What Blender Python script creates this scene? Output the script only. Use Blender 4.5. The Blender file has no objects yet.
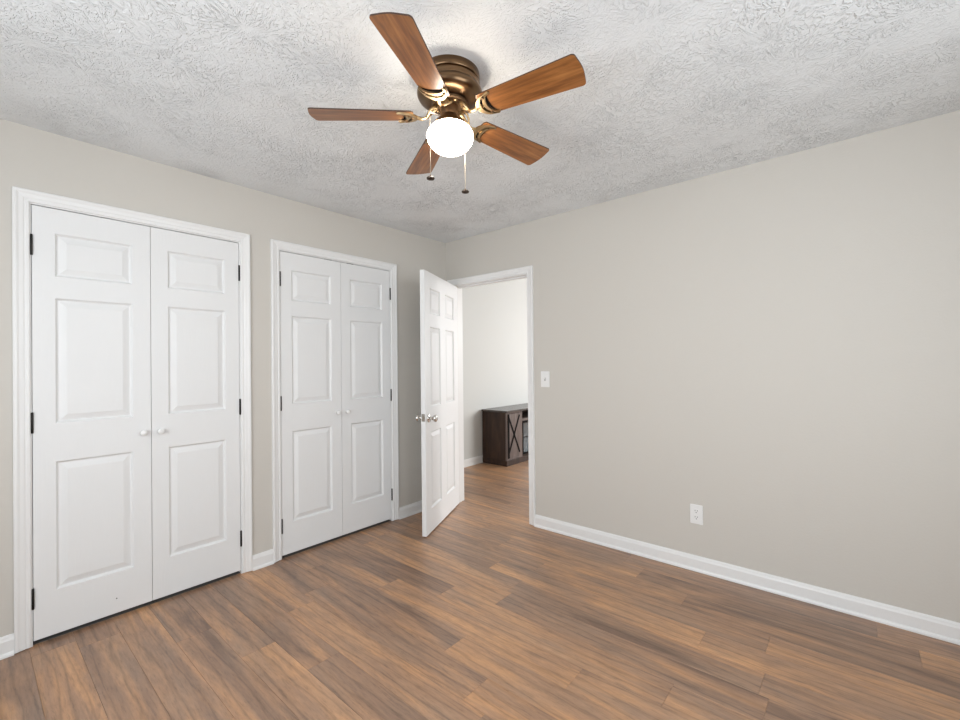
import bpy, bmesh, math, random
from mathutils import Matrix, Vector
random.seed(7)
C = bpy.context.scene
COL = C.collection
PI = math.pi

# ------------------------------------------------------------------ camera, world, lights, exposure
F, YAW, PITCH, ROLL = 441.448, 0.70757, 0.00540, -0.01028
CAM = Vector((2.949, -2.9637, 1.309))
fw = Vector((-math.sin(YAW)*math.cos(PITCH), math.cos(YAW)*math.cos(PITCH), math.sin(PITCH)))
r0 = Vector((math.cos(YAW), math.sin(YAW), 0)); u0 = r0.cross(fw)
rr = math.cos(ROLL)*r0 + math.sin(ROLL)*u0
uu = -math.sin(ROLL)*r0 + math.cos(ROLL)*u0
cd = bpy.data.cameras.new('camera'); cam = bpy.data.objects.new('camera', cd); COL.objects.link(cam)
m = Matrix((rr, uu, -fw)).transposed().to_4x4(); m.translation = CAM
cam.matrix_world = m
cd.sensor_fit = 'HORIZONTAL'; cd.sensor_width = 36; cd.lens = F*36/960; cd.clip_start = 0.02
C.camera = cam
C.view_settings.view_transform = 'Standard'; C.view_settings.look = 'None'
C.view_settings.gamma = 1; C.view_settings.use_curve_mapping = False
C.view_settings.exposure = 0.10

w = bpy.data.worlds.new('sky'); C.world = w; w.use_nodes = True
w.node_tree.nodes['Background'].inputs[0].default_value = (0.80, 0.90, 1.0, 1)
w.node_tree.nodes['Background'].inputs[1].default_value = 1.5

def area(name, loc, rot, sx, sy, power, col):
    l = bpy.data.lights.new(name, 'AREA'); l.shape = 'RECTANGLE'; l.size = sx; l.size_y = sy
    l.energy = power; l.color = col
    o = bpy.data.objects.new(name, l); COL.objects.link(o); o.location = loc; o.rotation_euler = rot
    return o
# area lamps standing in for daylight through unseen windows (each just outside its opening)
area('unseen_window_daylight_front', (2.10, -4.12, 1.45), (-PI/2, 0, PI), 2.1, 1.4, 58, (0.93, 0.97, 1.0))
area('unseen_window_daylight_right', (4.17, -1.95, 1.45), (PI/2, 0, PI/2), 1.9, 1.4, 36, (0.93, 0.97, 1.0))
area('unseen_window_daylight_far', (1.4, 5.55, 1.75), (-PI/2+.60, 0, 0), 2.6, 1.9, 110, (0.97, 0.985, 1.0))
area('added_daylight_far_right', (4.28, 3.7, 1.75), (PI/2-.62, 0, PI/2), 2.0, 1.7, 175, (1.0, 0.98, 0.95))  # added lamp, lifts the floor of the room beyond
GLOBE_STRENGTH = 26.0

# ------------------------------------------------------------------ material helpers
def mat(name, base=(.8,.8,.8), rough=.5, metal=0, spec=.5):
    M = bpy.data.materials.new(name); M.use_nodes = True
    b = M.node_tree.nodes['Principled BSDF']
    b.inputs['Base Color'].default_value = (*base, 1); b.inputs['Roughness'].default_value = rough
    b.inputs['Metallic'].default_value = metal; b.inputs['Specular IOR Level'].default_value = spec
    return M, M.node_tree, b
def N(t, kind, **kw):
    n = t.nodes.new(kind)
    for k, v in kw.items():
        if k in n.inputs: n.inputs[k].default_value = v
        else: setattr(n, k, v)
    return n
def L(t, a, b): t.links.new(a, b)
def mapping(t, scale, src='Object', loc=(0,0,0)):
    tc = N(t, 'ShaderNodeTexCoord'); mp = N(t, 'ShaderNodeMapping')
    mp.inputs['Scale'].default_value = scale; mp.inputs['Location'].default_value = loc
    L(t, tc.outputs[src], mp.inputs['Vector']); return mp.outputs[0]
def math_(t, op, a, b=None):
    n = N(t, 'ShaderNodeMath', operation=op)
    for i, x in enumerate((a, b)):
        if x is None: continue
        if isinstance(x, (int, float)): n.inputs[i].default_value = x
        else: L(t, x, n.inputs[i])
    return n.outputs[0]
def ramp(t, src, stops):
    n = N(t, 'ShaderNodeValToRGB'); e = n.color_ramp.elements
    while len(e) > 1: e.remove(e[-1])
    e[0].position = stops[0][0]; e[0].color = (*stops[0][1], 1)
    for p, c in stops[1:]:
        x = e.new(p); x.color = (*c, 1)
    L(t, src, n.inputs[0]); return n.outputs[0]
def g(v): return (v, v, v)
def noise_bump(M, scale, dist, detail=3, sc=(1,1,1)):
    _, t, b = M
    nz = N(t, 'ShaderNodeTexNoise', Scale=scale, Detail=detail)
    L(t, mapping(t, sc), nz.inputs['Vector'])
    bp = N(t, 'ShaderNodeBump', Distance=dist, Strength=1.0); L(t, nz.outputs[0], bp.inputs['Height'])
    L(t, bp.outputs[0], b.inputs['Normal'])
    return M[0]

wall_m = noise_bump(mat('greige_wall_paint', (.598, .571, .526), .62, 0, .3), 90, .0006)
hall_m = noise_bump(mat('pale_wall_paint', (.61, .62, .605), .62, 0, .3), 90, .0006)
trim_m = noise_bump(mat('white_trim_enamel', (.80, .80, .795), .35, 0, .5), 30, .0002)
door_m = noise_bump(mat('white_door_enamel', (.78, .785, .785), .5, 0, .5), 14, .0007, 5, (9, 9, .8))
shade_m = mat('closet_shade_dark', (.10, .095, .09), .9)[0]  # closet lining and the shade under its doors, put into the colour
hinge_m = mat('oil_rubbed_bronze', (.02, .018, .016), .45, .6)[0]
nickel_m = mat('satin_nickel', (.62, .60, .57), .18, 1)[0]
knob_m = mat('white_porcelain', (.84, .84, .83), .2)[0]
plate_m = mat('white_plastic', (.82, .82, .81), .35)[0]
slot_m = mat('slot_dark', (.03, .03, .03), .7)[0]
outside_m = mat('window_white', (.8, .8, .8), .5)[0]

# ceiling: slap-brush texture, radiating strokes round scattered centres
Mc = mat('slap_brush_ceiling', (.81, .835, .85), .85, 0, .15); _, t, b = Mc
def strokes(seed, vs, ka, kr, lo, hi):
    v = mapping(t, (1, 1, 1), 'Object', (seed*1.37, seed*.73, 0))
    wn = N(t, 'ShaderNodeTexNoise', Scale=5.0, Detail=1.0); L(t, v, wn.inputs['Vector'])
    ad = N(t, 'ShaderNodeVectorMath', operation='MULTIPLY_ADD'); L(t, wn.outputs['Color'], ad.inputs[0])
    ad.inputs[1].default_value = (.12, .12, 0); L(t, v, ad.inputs[2])
    vo = N(t, 'ShaderNodeTexVoronoi', Scale=vs, Randomness=1.0, voronoi_dimensions='2D'); L(t, ad.outputs[0], vo.inputs['Vector'])
    df = N(t, 'ShaderNodeVectorMath', operation='SUBTRACT'); L(t, ad.outputs[0], df.inputs[0]); L(t, vo.outputs['Position'], df.inputs[1])
    sp = N(t, 'ShaderNodeSeparateXYZ'); L(t, df.outputs[0], sp.inputs[0])
    ang = math_(t, 'ARCTAN2', sp.outputs[1], sp.outputs[0])
    ln = math_(t, 'SQRT', math_(t, 'ADD', math_(t, 'MULTIPLY', sp.outputs[0], sp.outputs[0]), math_(t, 'MULTIPLY', sp.outputs[1], sp.outputs[1])))
    rc = N(t, 'ShaderNodeSeparateColor'); L(t, vo.outputs['Color'], rc.inputs[0])
    cb = N(t, 'ShaderNodeCombineXYZ')
    L(t, math_(t, 'MULTIPLY', ang, ka), cb.inputs[0]); L(t, math_(t, 'MULTIPLY', ln, kr), cb.inputs[1])
    L(t, math_(t, 'MULTIPLY', rc.outputs[0], 60.0), cb.inputs[2])
    nz = N(t, 'ShaderNodeTexNoise', Scale=1.0, Detail=2.0, Distortion=.8, Roughness=.55); L(t, cb.outputs[0], nz.inputs['Vector'])
    mr = N(t, 'ShaderNodeMapRange', interpolation_type='SMOOTHSTEP'); L(t, nz.outputs[0], mr.inputs[0])
    mr.inputs[1].default_value = lo; mr.inputs[2].default_value = hi
    fd = N(t, 'ShaderNodeMapRange', interpolation_type='SMOOTHSTEP'); L(t, ln, fd.inputs[0]); fd.inputs[1].default_value = .012; fd.inputs[2].default_value = .055
    return math_(t, 'MULTIPLY', mr.outputs[0], fd.outputs[0])
s1 = strokes(1, 4.2, 8.0, 30, .52, .60)
s2 = strokes(5, 6.0, 7.0, 34, .53, .61)
mk = N(t, 'ShaderNodeTexNoise', Scale=3.2, Detail=2.0); L(t, mapping(t, (1,1,1)), mk.inputs['Vector'])
mkr = N(t, 'ShaderNodeMapRange'); L(t, mk.outputs[0], mkr.inputs[0]); mkr.inputs[1].default_value = .36; mkr.inputs[2].default_value = .60
mkr.inputs[3].default_value = .25
fn = N(t, 'ShaderNodeTexNoise', Scale=75.0, Detail=3.0); L(t, mapping(t, (1,1,1)), fn.inputs['Vector'])
hgt = math_(t, 'ADD', math_(t, 'MULTIPLY', math_(t, 'MAXIMUM', s1, s2), mkr.outputs[0]), math_(t, 'MULTIPLY', fn.outputs[0], .6))
bp = N(t, 'ShaderNodeBump', Distance=.0034, Strength=1.0); L(t, hgt, bp.inputs['Height']); L(t, bp.outputs[0], b.inputs['Normal'])
ceil_m = Mc[0]

# floor: vinyl planks, the tone and the seed come with each plank
Mf = mat('vinyl_plank_floor', (.3, .2, .14), .34, 0, .62); _, t, b = Mf
at = N(t, 'ShaderNodeAttribute', attribute_name='seed'); tn = N(t, 'ShaderNodeAttribute', attribute_name='tint')
tc = N(t, 'ShaderNodeTexCoord'); cb = N(t, 'ShaderNodeCombineXYZ')
L(t, math_(t, 'MULTIPLY', at.outputs['Fac'], 17.0), cb.inputs[0]); L(t, math_(t, 'MULTIPLY', at.outputs['Fac'], 31.0), cb.inputs[2])
sv = N(t, 'ShaderNodeVectorMath', operation='ADD'); L(t, tc.outputs['Object'], sv.inputs[0]); L(t, cb.outputs[0], sv.inputs[1])
def stretched(sc):
    mp = N(t, 'ShaderNodeMapping'); mp.inputs['Scale'].default_value = sc; L(t, sv.outputs[0], mp.inputs[0]); return mp.outputs[0]
n1 = N(t, 'ShaderNodeTexNoise', Scale=1.0, Detail=4.0, Roughness=.62, Distortion=.6); L(t, stretched((1.1, 8.5, 1)), n1.inputs['Vector'])
n2 = N(t, 'ShaderNodeTexNoise', Scale=1.0, Detail=5.0, Roughness=.75); L(t, stretched((14, 110, 1)), n2.inputs['Vector'])
n4 = N(t, 'ShaderNodeTexNoise', Scale=1.0, Detail=3.0, Roughness=.6); L(t, stretched((2.2, 7, 1)), n4.inputs['Vector'])
wv = N(t, 'ShaderNodeTexWave', bands_direction='Y', Scale=1.0, Distortion=14.0, Detail=4.0); wv.inputs['Detail Scale'].default_value = .55
wv.inputs['Detail Roughness'].default_value = .6
L(t, stretched((.9, 6.5, 1)), wv.inputs['Vector'])
tone = math_(t, 'ADD', n1.outputs[0], math_(t, 'MULTIPLY', tn.outputs['Fac'], .085))
tcol = ramp(t, tone, [(.28, (.190,.115,.078)), (.40, (.290,.172,.110)), (.51, (.400,.228,.132)), (.61, (.51,.275,.138)), (.74, (.62,.335,.165))])
gry = ramp(t, n4.outputs[0], [(.42, g(0)), (.66, g(1))])
mg = N(t, 'ShaderNodeMix', data_type='RGBA'); L(t, math_(t, 'MULTIPLY', gry, .50), mg.inputs[0]); L(t, tcol, mg.inputs[6]); mg.inputs[7].default_value = (.300,.205,.148,1)
gr = ramp(t, n2.outputs[0], [(.34, g(.72)), (.46, g(.96)), (.66, g(1.14))])
mm = N(t, 'ShaderNodeMix', data_type='RGBA', blend_type='MULTIPLY'); mm.inputs[0].default_value = 1.0
L(t, mg.outputs[2], mm.inputs[6]); L(t, gr, mm.inputs[7])
wr = ramp(t, wv.outputs[0], [(.0, g(.70)), (.10, g(.93)), (.3, g(1.0)), (1, g(1.03))])
mm2 = N(t, 'ShaderNodeMix', data_type='RGBA', blend_type='MULTIPLY'); mm2.inputs[0].default_value = .8
L(t, mm.outputs[2], mm2.inputs[6]); L(t, wr, mm2.inputs[7])
L(t, mm2.outputs[2], b.inputs['Base Color'])
bp = N(t, 'ShaderNodeBump', Distance=.0005, Strength=.6); L(t, n2.outputs[0], bp.inputs['Height']); L(t, bp.outputs[0], b.inputs['Normal'])
floor_m = Mf[0]

def wood(name, lo, mid, hi, rough, sc=(3, 40, 40)):
    Mw = mat(name, mid, rough); _, t, b = Mw
    nz = N(t, 'ShaderNodeTexNoise', Scale=1.0, Detail=5.0, Roughness=.65, Distortion=.4); L(t, mapping(t, sc), nz.inputs['Vector'])
    L(t, ramp(t, nz.outputs[0], [(.3, lo), (.5, mid), (.7, hi)]), b.inputs['Base Color'])
    return Mw[0]
blade_m = wood('walnut_blade', (.10,.034,.010), (.25,.094,.025), (.40,.170,.050), .30)
edge_m = mat('blade_edge', (.05, .022, .012), .5)[0]
side_m = wood('dark_stained_wood', (.018,.008,.005), (.036,.017,.010), (.060,.030,.017), .65, (14, 14, 2.5))
front_m = wood('lit_front_dark_wood', (.075,.052,.046), (.12,.088,.078), (.17,.13,.115), .45, (14, 14, 2.5))  # reflected light put into the lighter, greyer front colour
top_m = wood('dark_sheen_top', (.06,.05,.046), (.085,.072,.066), (.11,.095,.09), .25, (14, 3, 14))  # grey sheen of light put into the colour of the top
iron_m = mat('black_iron', (.008, .007, .007), .8, 0, .1)[0]
glass_m = mat('smoky_cabinet_glass', (.05, .075, .09), .08, 0, 1.0)[0]
Mb = mat('antique_brass', (.175, .108, .060), .28, 1)
brass_m = noise_bump(Mb, 60, .0002)
brassd_m = mat('dark_antique_brass', (.20, .125, .07), .45, .9)[0]
brassl_m = mat('bulb_lit_antique_brass', (.50, .36, .20), .36, 1)[0]  # lighter antique brass, the bulb's glow put into the colour
chain_m = mat('chain_metal', (.55, .48, .38), .35, .8)[0]
fob_m = mat('dark_fob', (.045, .028, .018), .4, .5)[0]
Mg = bpy.data.materials.new('lit_frosted_glass'); Mg.use_nodes = True; t = Mg.node_tree; t.nodes.clear()
em = N(t, 'ShaderNodeEmission', Color=(1.0, .89, .75, 1), Strength=GLOBE_STRENGTH); out = N(t, 'ShaderNodeOutputMaterial'); L(t, em.outputs[0], out.inputs[0])
Mp = bpy.data.materials.new('unseen_window_glass'); Mp.use_nodes = True; t = Mp.node_tree; t.nodes.clear()
tr = N(t, 'ShaderNodeBsdfTransparent'); gl = N(t, 'ShaderNodeBsdfGlossy', Roughness=.02); mx = N(t, 'ShaderNodeMixShader', Fac=.06)
L(t, tr.outputs[0], mx.inputs[1]); L(t, gl.outputs[0], mx.inputs[2]); out = N(t, 'ShaderNodeOutputMaterial'); L(t, mx.outputs[0], out.inputs[0])

# ------------------------------------------------------------------ geometry helpers
def box(bm, lo, hi, mi=0):
    v = [bm.verts.new((x, y, z)) for x in (lo[0], hi[0]) for y in (lo[1], hi[1]) for z in (lo[2], hi[2])]
    for q in ((0,1,3,2), (4,6,7,5), (0,4,5,1), (2,3,7,6), (0,2,6,4), (1,5,7,3)):
        bm.faces.new([v[i] for i in q]).material_index = mi
def bevel(bm, off, seg=2):
    bmesh.ops.bevel(bm, geom=list(bm.edges), offset=off, segments=seg, affect='EDGES', clamp_overlap=True)
def lathe(bm, prof, n=48, c=(0,0,0), axis='z'):
    rings = []
    for r, z in prof:
        ring = []
        for i in range(n):
            a = 2*PI*i/n; p = (r*math.cos(a), r*math.sin(a), z)
            if axis == 'x': p = (z, r*math.cos(a), r*math.sin(a))
            ring.append(bm.verts.new((p[0]+c[0], p[1]+c[1], p[2]+c[2])))
        rings.append(ring)
    for a, b_ in zip(rings, rings[1:]):
        for i in range(n): bm.faces.new((a[i], a[(i+1)%n], b_[(i+1)%n], b_[i]))
    if prof[0][0] > 1e-4: bm.faces.new(rings[0][::-1])
    if prof[-1][0] > 1e-4: bm.faces.new(rings[-1])
def tube(bm, pts, r, n=8):
    pts = [Vector(p) for p in pts]; rings = []
    rs = r if isinstance(r, (list, tuple)) else [r]*len(pts)
    for i, p in enumerate(pts):
        d = (pts[min(i+1, len(pts)-1)] - pts[max(i-1, 0)]).normalized()
        a = d.cross(Vector((0,0,1))); a = a if a.length > .05 else d.cross(Vector((0,1,0))); a.normalize(); b_ = d.cross(a)
        rings.append([bm.verts.new(p + rs[i]*(math.cos(2*PI*k/n)*a + math.sin(2*PI*k/n)*b_)) for k in range(n)])
    for x, y in zip(rings, rings[1:]):
        for k in range(n): bm.faces.new((x[k], x[(k+1)%n], y[(k+1)%n], y[k]))
    bm.faces.new(rings[0]); bm.faces.new(rings[-1])
def prism(bm, pts, z0, z1, mi=0):
    a = [bm.verts.new((x, y, z0)) for x, y in pts]; b_ = [bm.verts.new((x, y, z1)) for x, y in pts]
    f1 = bm.faces.new(a[::-1]); f2 = bm.faces.new(b_); n = len(pts); S = []
    for i in range(n): S.append(bm.faces.new((a[i], a[(i+1)%n], b_[(i+1)%n], b_[i])))
    for s in S: s.material_index = mi
def obj(name, bm, mats, parent=None, smooth=False, loc=None, rot=None):
    bmesh.ops.remove_doubles(bm, verts=bm.verts, dist=1e-6)
    bmesh.ops.recalc_face_normals(bm, faces=bm.faces)
    me = bpy.data.meshes.new(name); bm.to_mesh(me); bm.free()
    for x in (mats if isinstance(mats, (list, tuple)) else [mats]): me.materials.append(x)
    if smooth:
        for p in me.polygons: p.use_smooth = True
        me.set_sharp_from_angle(angle=math.radians(smooth if smooth is not True else 40))
    o = bpy.data.objects.new(name, me); COL.objects.link(o)
    if parent: o.parent = parent
    if loc: o.location = loc
    if rot: o.rotation_euler = rot
    return o
def struct(name, bm, mats, label=None, **k):
    o = obj(name, bm, mats, **k); o['kind'] = 'structure'
    if label: o['label'] = label
    return o
def thing(name, label, cat, loc, group=None):
    o = bpy.data.objects.new(name, None); COL.objects.link(o); o.location = loc; o.empty_display_size = .05
    o['label'] = label; o['category'] = cat
    if group: o['group'] = group
    return o
B = bmesh.new

# ------------------------------------------------------------------ room shell
H = 2.44; XR = 3.95; YF = -3.90; WT = .125; XH = -.81; YH = 5.2
CLO = [(-2.757, -1.837), (-1.580, -.657)]; DT = 2.078            # closet openings
DX0, DX1, DH = .092, .920, 2.018                                 # doorway in the back wall
J = .018

# floor planks: rows run along x
bm = B(); seed_vals, tint_vals = [], []
W, PL = .152, 1.23
known = {0: .842, 1: 1.145, 3: 1.77, 5: .815, 6: 1.14, 7: 1.444, 11: .985}
tints = {(0, 1): .95, (5, 1): .8, (0, 0): -.35, (1, 0): -.5, (1, 1): -.2, (6, 0): -.2, (6, 1): .2, (11, 1): .5, (11, 2): -.7, (3, 0): .2,
         (4, 1): -.45, (7, 1): -.1, (8, 1): .3, (10, 2): -.4, (12, 2): -.8, (13, 2): -.7, (9, 1): .6, (2, 1): .7}
r_i = -12
while -2.163 + r_i*W < YH:
    y0, y1 = -2.163 + r_i*W, -2.163 + (r_i+1)*W
    off = known.get(r_i, random.random()*PL)
    k = -3
    while off + (k-1)*PL < XR:
        x0, x1 = off + (k-1)*PL, off + k*PL
        if x1 > -1.0:
            e = .0007
            a = [bm.verts.new(p) for p in ((x0,y0,-.0015), (x1,y0,-.0015), (x1,y1,-.0015), (x0,y1,-.0015))]
            c = [bm.verts.new(p) for p in ((x0+e,y0+e,0), (x1-e,y0+e,0), (x1-e,y1-e,0), (x0+e,y1-e,0))]
            fs = [bm.faces.new(c)] + [bm.faces.new((a[i], a[(i+1)%4], c[(i+1)%4], c[i])) for i in range(4)]
            sd = random.random(); ti = tints.get((r_i, k), random.uniform(-.8, .6))
            seed_vals += [sd]*5; tint_vals += [ti]*5
        k += 1
    r_i += 1
me = bpy.data.meshes.new('floor'); bm.to_mesh(me); bm.free(); me.materials.append(floor_m)
for nm, vals in (('seed', seed_vals), ('tint', tint_vals)):
    A = me.attributes.new(nm, 'FLOAT', 'FACE'); A.data.foreach_set('value', vals)
fl = bpy.data.objects.new('floor', me); COL.objects.link(fl); fl['kind'] = 'structure'
fl['label'] = 'brown wood-look vinyl plank floor'

HF = 3.1
bm = B(); box(bm, (-WT, YF-.1, H), (XR+.1, 0, H+.1)); struct('ceiling', bm, ceil_m, 'white ceiling with slap-brush texture')
bm = B(); box(bm, (XH-.1, WT, HF), (XR+.1, YH+.1, HF+.1)); struct('ceiling', bm, ceil_m)

bm = B()                                                          # left wall with two closet openings
ys = [YF] + [v for c in CLO for v in (c[0]-J, c[1]+J)] + [0]
for i in range(0, 6, 2): box(bm, (-WT, ys[i], 0), (0, ys[i+1], H))
for c in CLO: box(bm, (-WT, c[0]-J, DT+J), (0, c[1]+J, H))
wl = struct('wall_left', bm, wall_m, 'greige wall with the two closets')
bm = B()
box(bm, (-.68, -2.95, 0), (-.66, -.45, H)); box(bm, (-.66, -2.95, 0), (-WT, -2.93, H)); box(bm, (-.66, -.47, 0), (-WT, -.45, H)); box(bm, (-.66, -1.72, 0), (-WT, -1.70, H))
box(bm, (-.66, -2.757, .0005), (-.014, -1.837, .003)); box(bm, (-.66, -1.580, .0005), (-.014, -.657, .003))  # dark strips standing in for the shadow gap under the closet doors
obj('closet_lining_gap_shade', bm, shade_m, wl)

bm = B()                                                          # back wall with the doorway; pale paint on the far side
box(bm, (XH, 0, 0), (DX0-J, WT-.004, HF)); box(bm, (DX0-J, 0, DH+J), (DX1+J, WT-.004, HF)); box(bm, (DX1+J, 0, 0), (XR, WT-.004, HF))
wb = struct('wall_back', bm, wall_m, 'greige wall with the open doorway')
bm = B()
box(bm, (XH, WT-.004, 0), (DX0-J, WT, HF)); box(bm, (DX0-J, WT-.004, DH+J), (DX1+J, WT, HF)); box(bm, (DX1+J, WT-.004, 0), (XR, WT, HF))
obj('far_side_paint', bm, hall_m, wb)

def wall_with_window(name, axis, pos, a0, a1, w0, w1, z0, z1, mt, outward, H=2.44):
    bm = B(); p0, p1 = sorted((pos, pos+outward*.1))
    def bx(a, b_, za, zb):
        if axis == 'y': box(bm, (a, p0, za), (b_, p1, zb))
        else: box(bm, (p0, a, za), (p1, b_, zb))
    bx(a0, w0, 0, H); bx(w1, a1, 0, H); bx(w0, w1, 0, z0); bx(w0, w1, z1, H)
    return struct(name, bm, mt)
def window(name, axis, pos, w0, w1, z0, z1, outward):
    bm = B(); q0, q1 = sorted((pos+outward*.02, pos+outward*.07))
    def bx(bm, a, b_, za, zb, d=0):
        if axis == 'y': box(bm, (a, q0+d, za), (b_, q1-d, zb))
        else: box(bm, (q0+d, a, za), (q1-d, b_, zb))
    t_ = .045
    bx(bm, w0, w0+t_, z0, z1); bx(bm, w1-t_, w1, z0, z1); bx(bm, w0+t_, w1-t_, z0, z0+t_); bx(bm, w0+t_, w1-t_, z1-t_, z1)
    zm = (z0+z1)/2; bx(bm, w0+t_, w1-t_, zm-.02, zm+.02)
    o = struct(name, bm, outside_m)
    bm = B(); bx(bm, w0+t_, w1-t_, z0+t_, zm-.02, .023); bx(bm, w0+t_, w1-t_, zm+.02, z1-t_, .023); obj('unseen_window_pane', bm, Mp, o)
wall_with_window('wall_front', 'y', YF, 0, XR, 1.05, 3.15, .75, 2.15, wall_m, -1)
window('unseen_window_1', 'y', YF, 1.05, 3.15, .75, 2.15, -1)
wall_with_window('wall_right', 'x', XR, YF, 0, -2.9, -1.0, .75, 2.15, wall_m, 1)
window('unseen_window_2', 'x', XR, -2.9, -1.0, .75, 2.15, 1)
bm = B(); box(bm, (XH-.1, 0, 0), (XH, YH, HF)); struct('wall_far_left', bm, hall_m, 'pale wall of the room beyond the doorway')
wall_with_window('wall_far_right', 'x', XR, WT, YH, 2.7, 4.7, .5, 2.3, hall_m, 1, HF)
window('added_window_4', 'x', XR, 2.7, 4.7, .5, 2.3, 1)  # unseen window, added to brighten the floor beyond the doorway
wall_with_window('wall_far_end', 'y', YH, XH, XR, .1, 2.7, .5, 2.3, hall_m, 1, HF)
window('unseen_window_3', 'y', YH, .1, 2.7, .5, 2.3, 1)

# ------------------------------------------------------------------ trim: casings, jambs, baseboards
CP = [(0, 0), (0, .006), (.003, .0095), (.012, .0105), (.014, .0085), (.018, .0085), (.022, .011), (.036, .0135), (.044, .0175), (.052, .018), (.0565, .015), (.0565, 0)]
def casing(a0, a1, top, place):
    """three-sided mitred casing; a0, a1, top = inner edges; place(along, z, out) gives the point"""
    bm = B(); rings = []
    for st in range(4):
        ring = []
        for u, o_ in CP:
            if st == 0: p = (a0-u, .004)
            if st == 1: p = (a0-u, top+u)
            if st == 2: p = (a1+u, top+u)
            if st == 3: p = (a1+u, .004)
            ring.append(bm.verts.new(place(p[0], p[1], o_)))
        rings.append(ring)
    n = len(CP)
    for a, b_ in zip(rings, rings[1:]):
        for i in range(n): bm.faces.new((a[i], a[(i+1)%n], b_[(i+1)%n], b_[i]))
    bm.faces.new(rings[0]); bm.faces.new(rings[-1])
    return bm
for i, c in enumerate(CLO):
    o = struct('trim_%d' % (i+1), casing(c[0]-.005, c[1]+.005, DT+.005, lambda a, z, o_: (o_, a, z)), trim_m,
               'white casing round the %s closet doors' % ('nearer' if i == 0 else 'farther'))
    bm = B(); box(bm, (-WT, c[0]-J, 0), (0, c[0], DT+J)); box(bm, (-WT, c[1], 0), (0, c[1]+J, DT+J)); box(bm, (-WT, c[0], DT), (0, c[1], DT+J))
    box(bm, (-.065, c[0], DT-.012), (-.040, c[1], DT))
    obj('jamb', bm, trim_m, o)
o = struct('trim_3', casing(DX0-.005, DX1+.005, DH+.005, lambda a, z, o_: (a, -o_, z)), trim_m, 'white casing round the open doorway')
bm = B(); box(bm, (DX0-J, 0, 0), (DX0, WT, DH+J)); box(bm, (DX1, 0, 0), (DX1+J, WT, DH+J)); box(bm, (DX0, 0, DH), (DX1, WT, DH+J))
box(bm, (DX0, .045, 0), (DX0+.011, .08, DH)); box(bm, (DX1-.011, .045, 0), (DX1, .08, DH)); box(bm, (DX0+.011, .045, DH-.011), (DX1-.011, .08, DH))
obj('jamb', bm, trim_m, o)
o = struct('trim_4', casing(DX0-.005, DX1+.005, DH+.005, lambda a, z, o_: (a, WT+o_, z)), trim_m)

BPf = [(0, 0), (.022, 0), (.022, .008), (.019, .015), (.014, .019), (.014, .070), (.011, .078), (.0095, .086), (.005, .0925), (0, .0925)]
def baseboard(name, a0, a1, place, label=None):
    bm = B(); r1 = [bm.verts.new(place(a0, z, o_)) for o_, z in BPf]; r2 = [bm.verts.new(place(a1, z, o_)) for o_, z in BPf]
    n = len(BPf)
    for i in range(n): bm.faces.new((r1[i], r1[(i+1)%n], r2[(i+1)%n], r2[i]))
    bm.faces.new(r1); bm.faces.new(r2)
    return struct(name, bm, trim_m, label)
PLf = lambda a, z, o_: (o_, a, z)
cw = .0615
baseboard('baseboard_left', YF, CLO[0][0]-cw, PLf)
baseboard('baseboard_left', CLO[0][1]+cw, CLO[1][0]-cw, PLf)
baseboard('baseboard_left', CLO[1][1]+cw, -.001, PLf)
baseboard('baseboard_back', DX1+cw, XR, lambda a, z, o_: (a, -o_, z))
baseboard('baseboard_back', .022, DX0-cw, lambda a, z, o_: (a, -o_, z))
baseboard('baseboard_far', WT, YH, lambda a, z, o_: (XH+o_, a, z))

# ------------------------------------------------------------------ panelled doors (local: X out of the face, Y along the width, Z up)
def door_mesh(w_, h_, t_, panels):
    bm = B()
    us = sorted({0, w_} | {p[0] for p in panels} | {p[1] for p in panels})
    zs = sorted({0, h_} | {p[2] for p in panels} | {p[3] for p in panels})
    prof = [(0, 0), (.002, .0008), (.008, .0095), (.011, .0115), (.015, .0115), (.018, .0105), (.041, .0026), (.044, .0020)]
    for sgn, x0 in ((1, 0), (-1, -t_)):
        for i in range(len(us)-1):
            for j in range(len(zs)-1):
                uc, zc = (us[i]+us[i+1])/2, (zs[j]+zs[j+1])/2
                if any(p[0] < uc < p[1] and p[2] < zc < p[3] for p in panels): continue
                bm.faces.new([bm.verts.new((x0, u, z)) for u, z in ((us[i],zs[j]), (us[i+1],zs[j]), (us[i+1],zs[j+1]), (us[i],zs[j+1]))])
        for p in panels:
            prev = None
            for ins, dep in prof:
                x = x0 - sgn*dep
                ring = [bm.verts.new((x, u, z)) for u, z in ((p[0]+ins,p[2]+ins), (p[1]-ins,p[2]+ins), (p[1]-ins,p[3]-ins), (p[0]+ins,p[3]-ins))]
                if prev:
                    for i in range(4): bm.faces.new((prev[i], prev[(i+1)%4], ring[(i+1)%4], ring[i]))
                prev = ring
            bm.faces.new(prev)
    # rim
    for i in range(len(us)-1):
        for z in (0, h_): bm.faces.new([bm.verts.new(q) for q in ((0,us[i],z), (0,us[i+1],z), (-t_,us[i+1],z), (-t_,us[i],z))])
    for j in range(len(zs)-1):
        for u in (0, w_): bm.faces.new([bm.verts.new(q) for q in ((0,u,zs[j]), (0,u,zs[j+1]), (-t_,u,zs[j+1]), (-t_,u,zs[j]))])
    return bm
ZB = .022; DHc = DT - ZB - .004
pz = [(.232, .852), (1.034, 1.643), (1.745, 1.958)]
def hinge(parent, y, z, h_=.092):
    bm = B(); lathe(bm, [(.0001, -.004), (.003, -.0035), (.0048, -.001), (.0048, h_+.001), (.003, h_+.0035), (.0001, h_+.004)], 14)
    for q in (.2, .4, .6, .8): lathe(bm, [(.0051, h_*q-.001), (.0051, h_*q+.001)], 14)
    return obj('hinge', bm, hinge_m, parent, smooth=True, loc=(.0045, y, z))
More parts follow.
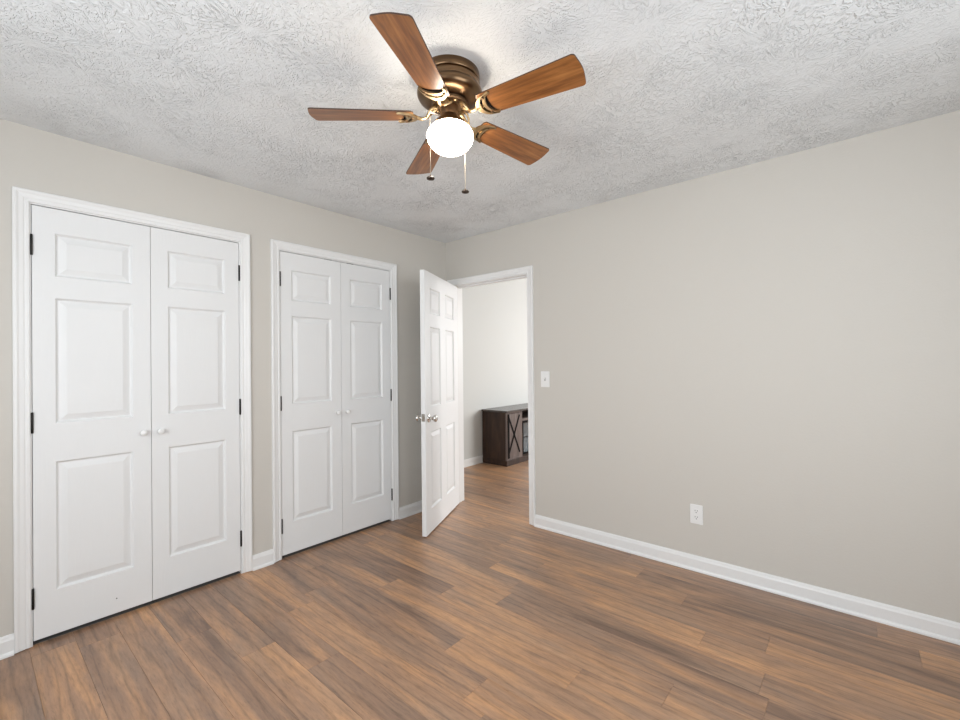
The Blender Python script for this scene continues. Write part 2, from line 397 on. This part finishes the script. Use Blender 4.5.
def closet_door(idx, y0, y1, hinge_left, knob_y, label):
    w_ = y1-y0
    o = struct('door_%d' % idx, door_mesh(w_, DHc, .035, [(.078, w_-.078, a-ZB, b_-ZB) for a, b_ in pz]), door_m, label, loc=(-.003, y0, ZB))
    for z in (.175, 1.0, 1.84): hinge(o, (-.0015 if hinge_left else w_+.0015), z-ZB)
    bm = B(); lathe(bm, [(.010, 0), (.0085, .004), (.007, .010), (.008, .014), (.014, .019), (.0165, .025), (.0160, .031), (.011, .036), (.004, .038), (.0005, .038)], 28, axis='x')
    obj('knob', bm, knob_m, o, smooth=True, loc=(0, knob_y-y0, .947-ZB))
    return o
gp = .0025
d1 = closet_door(1, -2.757+gp, -2.2950-gp/2, True, -2.335, 'left leaf of the nearer pair of white closet doors')
bm = B(); lathe(bm, [(.003, 0), (.003, .0008)], 10, axis='x'); o = obj('screw_hole', bm, slot_m, d1, loc=(0, .306, .075)); o['label'] = 'tiny dark hole low on the door'
closet_door(2, -2.2950+gp/2, -1.837-gp, False, -2.257, 'right leaf of the nearer pair of white closet doors')
d3 = closet_door(3, -1.580+gp, -1.118-gp/2, True, -1.160, 'left leaf of the farther pair of white closet doors')
d4 = closet_door(4, -1.118+gp/2, -.657-gp, False, -1.078, 'right leaf of the farther pair of white closet doors')
for d, y in ((d3, .330), (d4, .055)):
    bm = B(); box(bm, (-.026, 0, DHc), (.001, .055, DHc+.0035)); obj('ball_catch', bm, hinge_m, d, loc=(0, y, 0))

# open entry door
EW = .812; ang = math.atan2(.435, .9)
cols = [(.110, .110+.235), (EW-.345, EW-.110)]
ep = [(u0_, u1_, a-.02, b_-.02) for u0_, u1_ in cols for a, b_ in ((.196, .788), (.975, 1.60), (1.70, 1.902))]
ed = struct('door_5', door_mesh(EW, 2.0, .035, ep), door_m, 'white six-panel door standing open into the room', loc=(.488, -.720, .010), rot=(0, 0, ang))
KP = [(.0325, 0), (.0325, .004), (.029, .009), (.015, .012), (.0115, .016), (.0115, .030), (.015, .036), (.024, .044), (.0275, .052), (.0275, .060), (.023, .066), (.012, .069), (.0005, .0695)]
for s in (1, -1):
    bm = B(); lathe(bm, [(r, s*z) for r, z in KP], 32, axis='x')
    obj('door_knob', bm, nickel_m, ed, smooth=True, loc=(0 if s > 0 else -.035, .062, .878))
bm = B(); box(bm, (-.030, -.0012, .86), (-.005, 0.0005, .916)); box(bm, (-.024, -.009, .878), (-.011, 0, .897)); obj('latch_plate', bm, nickel_m, ed)
for z in (.17, .96, 1.76):
    bm = B(); lathe(bm, [(.0001, -.004), (.006, 0), (.006, .09), (.0001, .094)], 12); obj('hinge', bm, nickel_m, ed, smooth=True, loc=(-.040, EW+.004, z))

# ------------------------------------------------------------------ ceiling fan
FX, FY = 1.743, -1.720
fan = thing('ceiling_fan', 'five-blade ceiling fan with antique brass body and lit globe', 'ceiling fan', (FX, FY, H))
zz = lambda z: z - H
GZ = .007
bm = B(); lathe(bm, [(.1165, 0), (.118, zz(2.430)), (.1180, zz(2.413)), (.116, zz(2.4095)), (.110, zz(2.407)), (.110, zz(2.402)), (.1195, zz(2.398)), (.1205, zz(2.392)),
                     (.1185, zz(2.387)), (.1190, zz(2.380)), (.1255, zz(2.373)), (.128, zz(2.363)), (.1265, zz(2.353)), (.121, zz(2.344)), (.112, zz(2.338)), (.098, zz(2.333)), (.080, zz(2.330)), (.050, zz(2.329))], 72)
obj('motor_housing', bm, brass_m, fan, smooth=35)
bm = B(); lathe(bm, [(.045, zz(2.330)), (.066, zz(2.329)), (.071, zz(2.325)), (.071, zz(2.317)), (.067, zz(2.313)), (.058, zz(2.315)), (.030, zz(2.315))], 60)
fw_o = obj('flywheel', bm, brassd_m, fan, smooth=35)
for k in range(10):
    a = k*2*PI/10+.2; bm = B(); lathe(bm, [(.0065, .003), (.0065, -.004), (.004, -.006), (.0005, -.0062)], 12)
    obj('flywheel_screw', bm, brassl_m, fan, smooth=True, loc=(.055*math.cos(a), .055*math.sin(a), zz(2.313)))
bm = B()
lathe(bm, [(.030, zz(2.318)), (.033, zz(2.312)), (.034, zz(2.280)), (.034, zz(2.262)), (.030, zz(2.258))], 48)
obj('switch_housing', bm, brassd_m, fan, smooth=35)
bm = B(); lathe(bm, [(.034, zz(2.277)), (.038, zz(2.272)), (.046, zz(2.264)), (.056, zz(2.253)), (.064, zz(2.243)), (.067, zz(2.236)), (.0675, zz(2.229)), (.064, zz(2.229)), (.060, zz(2.241)), (.030, zz(2.262))], 56)
obj('light_fitter', bm, brass_m, fan, smooth=35)
for k in range(3):
    a = k*2*PI/3+.5; bm = B(); lathe(bm, [(.0005, 0), (.003, .001), (.0035, .008), (.0005, .009)], 10, axis='x')
    obj('thumb_screw', bm, brassl_m, fan, smooth=True, loc=(.066*math.cos(a), .066*math.sin(a), zz(2.233)), rot=(0, 0, a))
bm = B(); pr = [(.058, zz(2.240)), (.060, zz(2.235))]
for i in range(17):
    a = PI*(.20 + .80*i/16); pr.append((max(.0005, .0910*math.sin(a)), zz(2.197) + (.053 if a < PI/2 else .068)*math.cos(a)))
lathe(bm, pr, 64); gb = obj('glass_globe', bm, Mg, fan, smooth=True); gb['label'] = 'glowing white frosted glass globe'

def blade_bm():
    bm = B(); pts = []
    R0, R1, w0_, w1_ = .142, .532, .102, .134
    ed_ = []
    for i in range(9): s = i/8; ed_.append((R0+.008 + (R1-.018-R0-.008)*s, -(w0_+(w1_-w0_)*s)/2))
    for i in range(7):                                           # rounded corner then slightly bowed tip
        a = -PI/2 + PI/2*i/6; ed_.append((R1-.018+.014*math.cos(a), -w1_/2+.014+.014*math.sin(a)))
    tip = [(R1-.004+.007*math.cos(PI/2*q), (w1_/2-.016)*q) for q in (-.75, -.5, -.25, 0, .25, .5, .75)]
    pts = ed_ + tip + [(x, -y) for x, y in ed_[::-1]] + [(R0, w0_/2-.012), (R0, -w0_/2+.012)]
    prism(bm, pts, -.0025, .0025, 1)
    return bm
def crescent(bm, u_h, u_a, u_b, vh, z0, z1, n=18):
    ra, rb = [], []
    for i in range(n+1):
        v = -1 + 2*i/n; k = math.sqrt(max(0, 1-v*v))
        ra.append((u_h+(u_a-u_h)*k, vh*v)); rb.append((u_h+.004+(u_b-u_h-.004)*k, vh*.985*v*(1 if abs(v) < .95 else .97)))
    T = [[bm.verts.new((u, v, z)) for u, v in r_] for r_ in (ra, rb) for z in (z0, z1)]
    a0, a1, b0, b1 = T
    for i in range(n):
        bm.faces.new((a0[i], a0[i+1], b0[i+1], b0[i])); bm.faces.new((a1[i], a1[i+1], b1[i+1], b1[i]))
        bm.faces.new((a0[i], a0[i+1], a1[i+1], a1[i])); bm.faces.new((b0[i], b0[i+1], b1[i+1], b1[i]))
    for i in (0, n): bm.faces.new((a0[i], a1[i], b1[i], b0[i]))
def iron_bm():
    bm = B()
    crescent(bm, .196, .126, .146, .052, -.0115, -.0036)
    crescent(bm, .200, .157, .170, .047, -.0105, -.0036)
    box(bm, (.140, -.007, -.0085), (.166, .007, -.0026))
    tube(bm, [(.050, 0, .030), (.066, 0, .029), (.078, 0, .016), (.092, 0, -.006), (.110, 0, -.0115), (.126, 0, -.0075), (.138, 0, -.006)], [.0085, .008, .0065, .0055, .006, .0075, .006], 10)
    for s in (1, -1):                                             # scrolls flanking the arm at the hub
        tube(bm, [(.052, s*.010, .029), (.060, s*.022, .026), (.070, s*.026, .018), (.080, s*.020, .006), (.090, s*.006, -.006)], .0042, 8)
    return bm
AZ = [-.03, 0, 0, -.027, 0]; ZBL = 2.277; PHI = 5.193; TILT = -math.radians(12)
DROOP = [.004, 0, .012, .022, .024]
bl0 = ir0 = sc0 = None
for k in range(5):
    a = PHI + k*2*PI/5 + AZ[k]
    if k == 0:
        bl = bl0 = obj('fan_blade', blade_bm(), [blade_m, edge_m], fan)
        ir = ir0 = obj('blade_bracket', iron_bm(), brassl_m, fan, smooth=45); ir['label'] = 'antique brass crescent bracket'
        bm = B(); crescent(bm, .198, .130, .180, .050, -.0040, -.0026); bk = obj('slit_shade', bm, iron_m, ir0); scs = [bk]  # dark sheet standing in for the shade in the bracket slits
        for (x, y) in ((.147, 0), (.172, .036), (.172, -.036)):
            bm = B(); lathe(bm, [(.0005, -.0145), (.004, -.0135), (.0045, -.0095)], 12, c=(x, y, 0))
            scs.append(obj('screw', bm, brassd_m, ir0, smooth=True))
    else:
        bl = bl0.copy(); COL.objects.link(bl); bl.parent = fan
        ir = ir0.copy(); COL.objects.link(ir); ir.parent = fan
        for q in scs:
            sc = q.copy(); COL.objects.link(sc); sc.parent = ir
    for o in (bl, ir): o.location = (0, 0, zz(ZBL)); o.rotation_euler = (TILT, DROOP[k], a)
# pull chains hang on the camera side of the fitter
for (px, py, z0, z1) in ((-.0158, -.0924, 2.262, 2.02), (-.007, .093, 2.262, 2.02)):
    bm = B(); n = int((z0-z1)/.0045)
    tube(bm, [(px, py, zz(z0)), (px, py, zz(z1))], .0008, 6)
    for i in range(n):
        bmesh.ops.create_icosphere(bm, subdivisions=1, radius=.0017, matrix=Matrix.Translation((px, py, zz(z0)-i*(z0-z1)/n)))
    tube(bm, [(px*.55, py*.55, zz(z0)), (px, py, zz(z0))], .003, 8)
    ch = obj('pull_chain', bm, chain_m, fan, smooth=True)
    bm = B(); lathe(bm, [(.0005, .012), (.003, .0115), (.004, .007), (.012, .004), (.0155, 0), (.014, -.004), (.006, -.007), (.0005, -.0075)], 24, c=(px, py, zz(z1)-.011))
    obj('chain_fob', bm, fob_m, ch, smooth=True)

# ------------------------------------------------------------------ switch and outlet
sw = thing('light_switch', 'white toggle light switch plate right of the doorway', 'light switch', (1.087, 0, 1.172))
bm = B(); box(bm, (-.0395, -.006, -.062), (.0395, 0, .062)); bevel(bm, .0025); obj('cover_plate', bm, plate_m, sw)
bm = B(); box(bm, (-.005, -.0085, -.012), (.005, -.0058, .012)); tg = obj('toggle_slot', bm, mat('toggle_slot_grey', (.35,.35,.34), .6)[0], sw)
bm = B(); box(bm, (-.0042, -.016, -.004), (.0042, 0, .004)); bevel(bm, .001); obj('toggle', bm, plate_m, sw, loc=(0, -.006, .002), rot=(-.5, 0, 0))
bm = B()
for z in (.030, -.030): lathe(bm, [(.003, 0), (.003, .0006)], 10, c=(0, 0, 0))
bm.free()
for z in (.030, -.030):
    bm = B(); box(bm, (-.0028, -.0068, z-.0028), (.0028, -.0058, z+.0028)); obj('screw', bm, plate_m, sw)
ou = thing('power_outlet', 'white duplex power outlet low on the right-hand wall', 'power outlet', (2.176, 0, .350))
bm = B(); box(bm, (-.037, -.006, -.060), (.037, 0, .060)); bevel(bm, .0025); obj('cover_plate', bm, plate_m, ou)
for z in (.0195, -.0195):
    bm = B(); pts = []
    for i in range(24):
        a = 2*PI*i/24; pts.append((.0172*math.cos(a), max(-.0145, min(.0145, .0172*math.sin(a)))))
    prism(bm, pts, 0, .002)
    rc = obj('receptacle', bm, plate_m, ou, loc=(0, -.006, z), rot=(PI/2, 0, 0))
    bm = B(); box(bm, (-.0078, 0, .002), (-.0052, .0085, .0023)); box(bm, (.0052, .0005, .002), (.0078, .008, .0023))
    lathe(bm, [(.0028, .002), (.0028, .0023)], 12, c=(0, -.0075, 0))
    obj('slots', bm, slot_m, rc)

# ------------------------------------------------------------------ television stand in the room beyond
Y0, Y1, XB, XF, TH = 1.447, 2.95, XH+.016, -.400, .697
tv = thing('media_cabinet', 'dark wood media cabinet with barn-style crossed door in room beyond', 'cabinet', ((XB+XF)/2, (Y0+Y1)/2, 0))
ox, oy = tv.location.x, tv.location.y
def tb(name, parts, mt, parent=tv, bv=.002):
    bm = B()
    for lo, hi in parts: box(bm, (lo[0]-ox, lo[1]-oy, lo[2]), (hi[0]-ox, hi[1]-oy, hi[2]))
    if bv: bevel(bm, bv, 1)
    return obj(name, bm, mt, parent)
DY0, DY1 = Y0+.020, Y0+.308
tb('body', [((XB, Y0, .07), (XF-.02, Y0+.02, TH-.025)), ((XB, Y1-.02, .07), (XF-.02, Y1, TH-.025)), ((XB, Y0+.02, .07), (XB+.012, Y1-.02, TH-.025)),
            ((XB+.012, Y0+.02, .07), (XF-.02, Y1-.02, .09)), ((XB+.012, DY1+.01, .09), (XF-.02, DY1+.03, TH-.025)), ((XB+.012, Y1-.40, .09), (XF-.02, Y1-.38, TH-.025)),
            ((XB+.012, DY1+.03, .555), (XF-.02, Y1-.40, .57))], side_m)
tb('face_frame', [((XF-.02, Y0, .07), (XF, DY0, TH-.025)), ((XF-.02, DY1, .07), (XF, DY1+.035, TH-.025)), ((XF-.02, DY1+.035, .535), (XF, Y1-.40, .56)),
                  ((XF-.02, Y1-.40, .07), (XF, Y1-.36, TH-.025)), ((XF-.02, Y1-.36, .07), (XF, Y1, TH-.025)), ((XF-.02, DY0, .07), (XF, DY1, .085)), ((XF-.02, DY0, TH-.04), (XF, DY1, TH-.025))], front_m)
tb('plinth', [((XB, Y0-.006, 0), (XF+.006, Y1+.006, .07))], side_m, bv=.004)
tb('cabinet_top', [((XB-.0, Y0-.020, TH-.025), (XF+.022, Y1+.020, TH))], top_m, bv=.004)
dr = tb('cabinet_door', [((XF-.018, DY0+.002, .088), (XF+.002, DY1-.002, TH-.043))], front_m)
bm = B()
def bar(a, b_, hw):
    (y0, z0), (y1, z1) = a, b_; d = Vector((y1-y0, z1-z0)).normalized(); n_ = Vector((-d.y, d.x))*hw; x0, x1 = XF+.002-ox, XF+.008-ox
    v = [bm.verts.new((x, y-oy, z)) for x in (x0, x1) for y, z in ((y0+n_.x, z0+n_.y), (y1+n_.x, z1+n_.y), (y1-n_.x, z1-n_.y), (y0-n_.x, z0-n_.y))]
    for q in ((0,1,2,3), (4,5,6,7), (0,1,5,4), (1,2,6,5), (2,3,7,6), (3,0,4,7)): bm.faces.new([v[i] for i in q])
ya, yb, za, zb = DY0+.020, DY1-.032, .145, .625
bar((ya, .095), (ya, TH-.048), .015); bar((ya, zb), (yb, za), .0105); bar((ya, za), (yb, zb), .0105)
obj('cross_brace', bm, iron_m, dr)
gd = tb('glass_door', [((XF-.018, DY1+.038, .095), (XF+.002, DY1+.062, .530)), ((XF-.018, Y1-.43, .095), (XF+.002, Y1-.405, .530)), ((XF-.018, DY1+.062, .095), (XF+.002, Y1-.43, .120)), ((XF-.018, DY1+.062, .505), (XF+.002, Y1-.43, .530)),
                      ((XF-.012, DY1+.062, .312), (XF, Y1-.43, .322))], iron_m, bv=.001)
tb('pane', [((XF-.010, DY1+.062, .12), (XF-.006, Y1-.43, .505))], glass_m, gd, bv=0)
